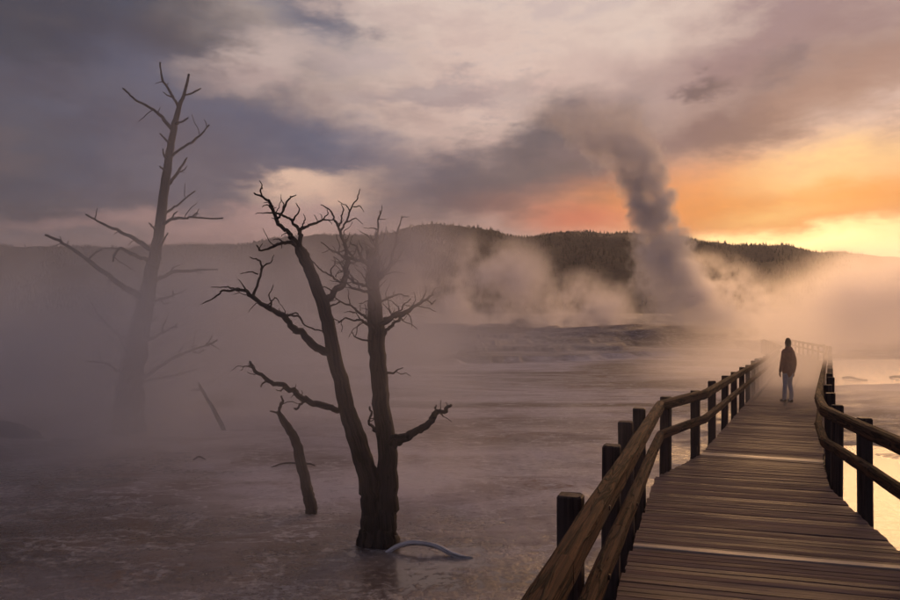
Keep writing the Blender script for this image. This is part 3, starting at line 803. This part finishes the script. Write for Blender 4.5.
D4 = ground_d(434)
tree('leaning_branch', 'thin dead stick leaning in the ground right of the tall dead conifer', 'branch', (226, 434), D4,
     [([(227, 437, 4.5), (216, 414, 4.0), (206, 397, 3.2), (198, 383, 2.4)], 0, 0.5)], [(T_(2.2, 1.2, (203, 391), (196, 389), (190, 391)), 0.4, 0.1, [])], M_grey, 3300)

def lone(name, label, cat, trace, mat, seed, sides=10):
    """a piece of wood lying on the flats: trace of (x, y pixel of the ground under it, height m, radius m)"""
    P = []
    for (x, y, hgt, r_) in trace:
        dd = ground_d(y); p = at(x, y, dd); P.append((p.x, p.y, hgt, r_))
    S_ = spline(P, 5); c_ = Vector((P[0][0], P[0][1], 0))
    o_ = link(name, tube_mesh(name, [(s[0] - c_.x, s[1] - c_.y, s[2], max(s[3], 0.003)) for s in S_], mat, sides=sides, rough=0.08, seed=seed))
    o_.location = c_; tag(o_, label, cat); return o_
lone('bleached_branch', 'pale bleached branch arching out of the water at the forked tree foot', 'branch',
     [(386, 552, -0.015, 0.026), (396, 551, 0.04, 0.028), (410, 551, 0.085, 0.03), (424, 552, 0.09, 0.028), (438, 553, 0.065, 0.029), (450, 556, 0.03, 0.029), (460, 558, 0.012, 0.026), (473, 558.5, 0.0, 0.014)], M_bleach, 41)
lone('fallen_log', 'dark fallen log half sunk in the flats at the left edge', 'log',
     [(-40, 437, 0.12, 0.2), (-10, 437, 0.16, 0.22), (15, 438, 0.12, 0.2), (32, 439, 0.04, 0.15), (42, 440, -0.03, 0.07)], M_bark, 42, 14)
lone('driftwood_stick', 'small crooked stick lying in the far pool right of the boardwalk', 'stick',
     [(843, 379, 0.05, 0.05), (850, 380, 0.12, 0.06), (858, 381, 0.07, 0.05), (867, 381, 0.03, 0.03)], M_bark, 43, 8)
lone('driftwood_stick', 'short dark stick in the far pool at the right edge of the view', 'stick',
     [(890, 378, 0.04, 0.05), (897, 379, 0.10, 0.06), (908, 379.5, 0.04, 0.04)], M_bark, 44, 8)
lone('fallen_twig', 'thin twig lying on the pale crust behind the leaning snag', 'twig',
     [(270, 470, 0.03, 0.013), (281, 468, 0.07, 0.014), (293, 467, 0.07, 0.015), (302, 468, 0.04, 0.012)], M_bark, 45, 7)
lone('fallen_twig', 'short curved twig on the wet flats between conifer and snag', 'twig',
     [(193, 461, 0.02, 0.013), (199, 460, 0.06, 0.016), (206, 461, 0.02, 0.01)], M_bark, 46, 7)

# ------------------------------------------------------------------ person on the boardwalk
def cloth(name, c0, c1, rough=0.85):
    m, t, b, o = material(name)
    tc = t.new('ShaderNodeTexCoord').outputs['Object']
    n1 = t.noise(tc, 7.0, 5, 0.6); n2 = t.noise(tc, 90.0, 2, 0.5)
    t.put(b.inputs['Base Color'], t.mix(t.rng(n1, 0.35, 0.65), c0, c1)); b.inputs['Roughness'].default_value = rough
    b.inputs['Specular IOR Level'].default_value = 0.2
    bump(t, b, t.m('ADD', n1, t.m('MULTIPLY', n2, 0.1)), 0.6, 0.02); return m
M_skin = cloth('skin', (0.38, 0.23, 0.17, 1), (0.44, 0.27, 0.20, 1), 0.55)
M_jacket = cloth('jacket_cloth', (0.22, 0.085, 0.055, 1), (0.33, 0.135, 0.085, 1))
M_jeans = cloth('denim', (0.30, 0.32, 0.38, 1), (0.42, 0.44, 0.50, 1))
M_shoe = cloth('shoe_leather', (0.03, 0.024, 0.02, 1), (0.05, 0.04, 0.032, 1), 0.6)
M_cap = cloth('knit_cap', (0.03, 0.022, 0.02, 1), (0.05, 0.036, 0.03, 1))
pd = 20.8; pp = at(788, 402, pd)
person = empty('person', (pp.x, pp.y, deck_z(pd)), R(14))
person.scale = (0.74, 0.84, 1.0)
tag(person, 'person in dark brown hooded jacket and light jeans walking away along the boardwalk', 'person')
def blobmesh(name, limbs, mat, vox, parent, extra_smooth=3):
    """limbs: lists of (x,y,z,r) chains, fused into one continuous skin by a voxel remesh"""
    V, Fc = [], []
    for i, ch in enumerate(limbs):
        S_ = spline(ch, 4); a = len(V)
        v, f, _ = tube_data([tuple(s) for s in S_], sides=12, rough=0.0, seed=i)
        V += v; Fc += [tuple(a + q for q in ff_) for ff_ in f]
        for e in (ch[0], ch[-1]):          # rounded ends
            a = len(V); r_ = e[3] * 0.98
            for lat in range(7):
                th = math.pi * lat / 6
                for lo in range(10):
                    ph = 2 * math.pi * lo / 10
                    V.append(np.array((e[0] + r_ * math.sin(th) * math.cos(ph), e[1] + r_ * math.sin(th) * math.sin(ph), e[2] + r_ * math.cos(th))))
            for lat in range(6):
                for lo in range(10):
                    Fc.append((a + lat * 10 + lo, a + (lat + 1) * 10 + lo, a + (lat + 1) * 10 + (lo + 1) % 10, a + lat * 10 + (lo + 1) % 10))
    o_ = link(name, mesh_from(name, V, Fc, mat), parent)
    r_ = o_.modifiers.new('fuse', 'REMESH'); r_.mode = 'VOXEL'; r_.voxel_size = vox; r_.use_smooth_shade = True
    s_ = o_.modifiers.new('soft', 'SMOOTH'); s_.factor = 0.5; s_.iterations = extra_smooth
    return o_
HS = 1.0
handL, handR = (-0.315, 0.03, 0.80), (0.30, 0.05, 0.79)
limbs = [[(0, 0, 0.92, 0.13), (0, 0.0, 1.15, 0.13), (0, -0.01, 1.36, 0.12), (0, 0.0, 1.46, 0.06), (0, 0.015, 1.53, 0.055)],
         [(0, 0.02, 1.585, 0.085), (0, 0.02, 1.65, 0.098)],
         [(0, 0.03, 1.55, 0.06), (0, 0.075, 1.545, 0.045)], [(0, 0.11, 1.585, 0.014), (0, 0.128, 1.572, 0.014)],
         [(-0.095, 0.01, 1.595, 0.016), (-0.098, 0.0, 1.625, 0.02)], [(0.095, 0.01, 1.595, 0.016), (0.098, 0.0, 1.625, 0.02)]]
for s, hd in ((-1, handL), (1, handR)):
    limbs.append([(s * 0.15, 0, 1.40, 0.06), (s * 0.235, -0.03, 1.20, 0.05), (s * 0.275, -0.015, 1.08, 0.042), (hd[0], hd[1], hd[2] + 0.05, 0.03)])
    limbs.append([(hd[0], hd[1], hd[2] + 0.05, 0.03), (hd[0], hd[1] + 0.01, hd[2] - 0.03, 0.036)])
    for q in range(4):
        fx = -0.030 + 0.02 * q; ln = (0.065, 0.078, 0.074, 0.058)[q]
        limbs.append([(hd[0], hd[1] + fx, hd[2] - 0.03, 0.0105), (hd[0] - s * 0.008, hd[1] + fx + 0.006, hd[2] - 0.03 - ln * 0.55, 0.0095), (hd[0] - s * 0.026, hd[1] + fx + 0.01, hd[2] - 0.03 - ln, 0.0085)])
    limbs.append([(hd[0], hd[1] + 0.02, hd[2] + 0.02, 0.013), (hd[0] - s * 0.012, hd[1] + 0.055, hd[2] - 0.015, 0.011), (hd[0] - s * 0.02, hd[1] + 0.062, hd[2] - 0.045, 0.0095)])
    fx = s * 0.105; fy = 0.06 if s < 0 else -0.03
    limbs.append([(s * 0.085, 0, 0.90, 0.09), (s * 0.098, 0.02, 0.50, 0.058), (fx, fy - 0.02, 0.30, 0.055), (fx, fy, 0.10, 0.04)])
blobmesh('body', limbs, M_skin, 0.011, person, 2)
jk = [[(0, 0, 0.86, 0.185), (0, 0, 1.05, 0.178), (0, -0.01, 1.25, 0.185), (0, -0.01, 1.38, 0.165), (0, 0, 1.46, 0.09)],
      [(-0.15, -0.005, 1.38, 0.105), (0.15, -0.005, 1.38, 0.105)], [(-0.09, 0, 0.9, 0.155), (-0.09, 0, 1.3, 0.15)], [(0.09, 0, 0.9, 0.155), (0.09, 0, 1.3, 0.15)],
      [(-0.08, -0.09, 1.47, 0.055), (0, -0.12, 1.45, 0.075), (0.08, -0.09, 1.47, 0.055)], [(-0.07, 0.03, 1.49, 0.045), (-0.08, -0.04, 1.5, 0.05), (0, -0.085, 1.5, 0.055), (0.08, -0.04, 1.5, 0.05), (0.07, 0.03, 1.49, 0.045)]]
for s, hd in ((-1, handL), (1, handR)):
    jk.append([(s * 0.17, 0, 1.38, 0.095), (s * 0.245, -0.03, 1.20, 0.082), (s * 0.285, -0.015, 1.06, 0.072), (hd[0] - s * 0.005, hd[1] - 0.01, hd[2] + 0.09, 0.055), (hd[0], hd[1], hd[2] + 0.06, 0.05)])
j_ = blobmesh('jacket', jk, M_jacket, 0.016, person, 4); j_.scale = (1, 0.86, 1)
tr_ = [[(-0.07, 0, 0.93, 0.12), (0.07, 0, 0.93, 0.12)]]
for s in (-1, 1):
    fx = s * 0.105; fy = 0.06 if s < 0 else -0.03
    tr_.append([(s * 0.088, 0, 0.90, 0.118), (s * 0.096, 0.02, 0.70, 0.098), (s * 0.102, 0.025, 0.50, 0.080), (fx, fy - 0.015, 0.28, 0.074), (fx, fy, 0.09, 0.07)])
blobmesh('jeans', tr_, M_jeans, 0.014, person, 3)
for s in (-1, 1):
    fx = s * 0.105; fy = 0.06 if s < 0 else -0.03
    blobmesh('shoe', [[(fx, fy - 0.05, 0.045, 0.045), (fx, fy + 0.06, 0.042, 0.046), (fx + s * 0.015, fy + 0.16, 0.038, 0.036)], [(fx, fy, 0.05, 0.048), (fx, fy, 0.11, 0.05)]], M_shoe, 0.01, person, 2)
blobmesh('knit_cap', [[(0, 0.0, 1.655, 0.104), (0, 0.0, 1.69, 0.10)], [(0, -0.03, 1.60, 0.09), (0, -0.02, 1.66, 0.1)]], M_cap, 0.012, person, 3)

# ------------------------------------------------------------------ steam
def steam_material(name, dens, nscale, thr=0.42, gain=3.2, col_=(0.97, 0.95, 0.99, 1), aniso=0.35, detail=4, inner=0.15, zfade=None):
    m = bpy.data.materials.new(name); m.use_nodes = True; t = NT(m.node_tree); t.n.clear()
    o = t.new('ShaderNodeOutputMaterial'); pv = t.new('ShaderNodeVolumePrincipled')
    pv.inputs['Color'].default_value = col_; pv.inputs['Anisotropy'].default_value = aniso
    oc = t.new('ShaderNodeTexCoord').outputs['Object']; wp = t.new('ShaderNodeNewGeometry').outputs['Position']
    r = t.vm('LENGTH', oc, out='v')
    n1 = t.noise(wp, nscale, detail, 0.6)
    fall = t.rng(r, 0.98, inner)
    e = t.m('MULTIPLY', t.m('SUBTRACT', n1, thr), gain, clamp=True)
    dn = t.m('MULTIPLY', t.m('MULTIPLY', fall, e), dens)
    t.put(pv.inputs['Density'], dn); t.l.new(pv.outputs[0], o.inputs['Volume'])
    m.cycles.volume_step_rate = 1.0
    return m
def ico(name, mat):
    import bmesh
    bm = bmesh.new(); bmesh.ops.create_icosphere(bm, subdivisions=3, radius=1.03); me = bpy.data.meshes.new(name)
    bm.to_mesh(me); bm.free(); me.materials.append(mat); return me
def steam(label, px, py, d, rx, ry, depth, dens, nscale, thr=0.42, gain=3.2, aniso=0.35, inner=0.15, rot=0.0, name='steam_bank', step=1.0, col_=(0.97, 0.95, 0.99, 1)):
    m = steam_material('steam', dens, nscale, thr, gain, aniso=aniso, inner=inner, col_=col_, detail=5 if step < 1 else 4)
    m.cycles.volume_step_rate = step
    o_ = link(name, ico(name, m)); o_.location = at(px, py, d)
    o_.scale = (rx / F * d, depth, ry / F * d); o_.rotation_euler = (0, R(rot), 0)
    tag(o_, label, 'steam', kind='stuff'); return o_

# tall plume from the vent
PD = 78.0; pb = at(690, 330, PD); PXM = PD / F
prof = [(330, 700, 64), (318, 696, 60), (300, 680, 46), (270, 667, 34), (240, 659, 27), (200, 648, 27), (170, 637, 33), (140, 614, 46), (112, 580, 62), (90, 545, 66)]
ZT = (330 - 90) * PXM
m = bpy.data.materials.new('plume_steam'); m.use_nodes = True; t = NT(m.node_tree); t.n.clear()
o = t.new('ShaderNodeOutputMaterial'); pv = t.new('ShaderNodeVolumePrincipled')
pv.inputs['Color'].default_value = (0.97, 0.955, 0.97, 1); pv.inputs['Anisotropy'].default_value = 0.35
oc = t.new('ShaderNodeTexCoord').outputs['Object']; ox_, oy_, oz_ = t.sep(oc)
f = t.m('DIVIDE', oz_, ZT)
def fcurve(pts):
    n_ = t.new('ShaderNodeFloatCurve'); c_ = n_.mapping.curves[0]
    while len(c_.points) < len(pts): c_.points.new(0.5, 0.5)
    for p_, (a, b_) in zip(c_.points, pts): p_.location = (a, b_)
    n_.mapping.use_clip = False
    n_.mapping.update(); t.put(n_.inputs['Value'], f); return n_.outputs[0]
ax = t.m('MULTIPLY', t.m('SUBTRACT', fcurve([((330 - y) / 240, (x - 690) / 300 + 0.5) for y, x, r_ in prof]), 0.5), 300 * PXM)
ra = t.m('MULTIPLY', fcurve([((330 - y) / 240, r_ / 100) for y, x, r_ in prof]), 125 * PXM)
nz = t.noise(oc, 0.30, 5, 0.66, out=1)
wv_ = t.scalev(t.vm('SUBTRACT', nz, (0.5, 0.5, 0.5)), (9.5, 9.5, 0))
wx, wy, _ = t.sep(wv_)
rx_ = t.m('DIVIDE', t.m('ADD', t.m('SUBTRACT', ox_, ax), wx), ra); ry_ = t.m('DIVIDE', t.m('ADD', oy_, wy), ra)
rr_ = t.vm('LENGTH', t.comb(rx_, ry_), out='v')
core = t.rng(rr_, 0.88, 0.42)
det = t.rng(t.noise(oc, 0.55, 4, 0.62), 0.36, 0.58)
vfade = t.m('MULTIPLY', t.rng(f, 0.98, 0.5, 0.0, 1.0), t.rng(f, -0.02, 0.05))
t.put(pv.inputs['Density'], t.m('MULTIPLY', t.m('MULTIPLY', t.m('MULTIPLY', core, t.m('ADD', 0.25, t.m('MULTIPLY', det, 0.75))), vfade), t.rng(f, 0.08, 0.42, 0.32, 1.5)))
t.l.new(pv.outputs[0], o.inputs['Volume'])
m.cycles.volume_step_rate = 0.4
path = [((x - 690) * PXM, 0, (330 - y) * PXM, r_ * PXM * 1.5 + 4.5) for y, x, r_ in prof]
plume = link('steam_plume', tube_mesh('steam_plume', path, m, sides=12, rough=0.0)); plume.location = pb
tag(plume, 'tall dark column of steam rising from the vent towards the clouds', 'steam', kind='stuff')

steam('billows of pale steam rolling out right of the tall plume', 724, 302, 73, 92, 54, 5.5, 0.6, 0.36, 0.46, 8, rot=28, aniso=0.72, step=0.4)
steam('steam drifting before the dark hill left of the tall plume', 480, 300, 95, 120, 80, 8, 0.6, 0.16, 0.47, 8, aniso=0.5, step=0.5)
steam('low steam puff over the tiers in the middle distance', 585, 315, 84, 65, 55, 6, 0.6, 0.24, 0.46, 8, aniso=0.55, step=0.5)
steam('golden backlit steam drifting over the hill at the right', 912, 322, 62, 175, 105, 18, 0.55, 0.10, 0.36, 3.4, aniso=0.76)
steam('thick mauve steam bank round the tall dead conifer', 50, 388, 17, 430, 222, 9, 0.80, 0.26, 0.40, 4.0, aniso=0.15, col_=(0.85, 0.87, 0.92, 1))
steam('ground steam drifting behind the forked dead tree', 300, 350, 18, 260, 160, 6, 0.65, 0.30, 0.42, 4.5, aniso=0.2, col_=(0.88, 0.88, 0.93, 1))
steam('wisp of steam hiding the broken top of the forked tree', 392, 258, 7.3, 115, 80, 0.9, 1.9, 0.9, 0.32, 3, aniso=0.25, col_=(0.90, 0.88, 0.93, 1))
steam('small pale steam wisp low beside the forked trunk', 430, 455, 10.5, 100, 60, 1.0, 1.2, 0.7, 0.36, 3.4)
steam('thin warm steam crossing the boardwalk round the person', 785, 395, 26, 170, 110, 17, 0.19, 0.12, 0.30, 2.6, aniso=0.72)
steam('broad thin steam over the flats behind the trees', 330, 345, 45, 420, 60, 14, 0.09, 0.12, 0.42, 5, aniso=0.2)
steam('thin grey steam veil before the crown of the tall conifer', 130, 190, 12.5, 240, 240, 2.6, 0.30, 0.3, 0.34, 2.6, aniso=0.1, col_=(0.83, 0.85, 0.92, 1))
steam('thin veil of steam over the near pool', 300, 390, 6.2, 520, 230, 2.0, 0.16, 0.5, 0.36, 3.2, aniso=0.25, col_=(0.90, 0.88, 0.93, 1))

# ------------------------------------------------------------------ haze
m = bpy.data.materials.new('haze'); m.use_nodes = True; t = NT(m.node_tree); t.n.clear()
o = t.new('ShaderNodeOutputMaterial'); pv = t.new('ShaderNodeVolumePrincipled')
pv.inputs['Color'].default_value = (0.94, 0.92, 0.97, 1); pv.inputs['Density'].default_value = 0.00024; pv.inputs['Anisotropy'].default_value = 0.45
t.l.new(pv.outputs[0], o.inputs['Volume'])
hz = link('haze', box_mesh('haze', m)); hz.location = (0, 500, 72); hz.scale = (4600, 2400, 154)
tag(hz, kind='stuff')
print('planks', nplank)
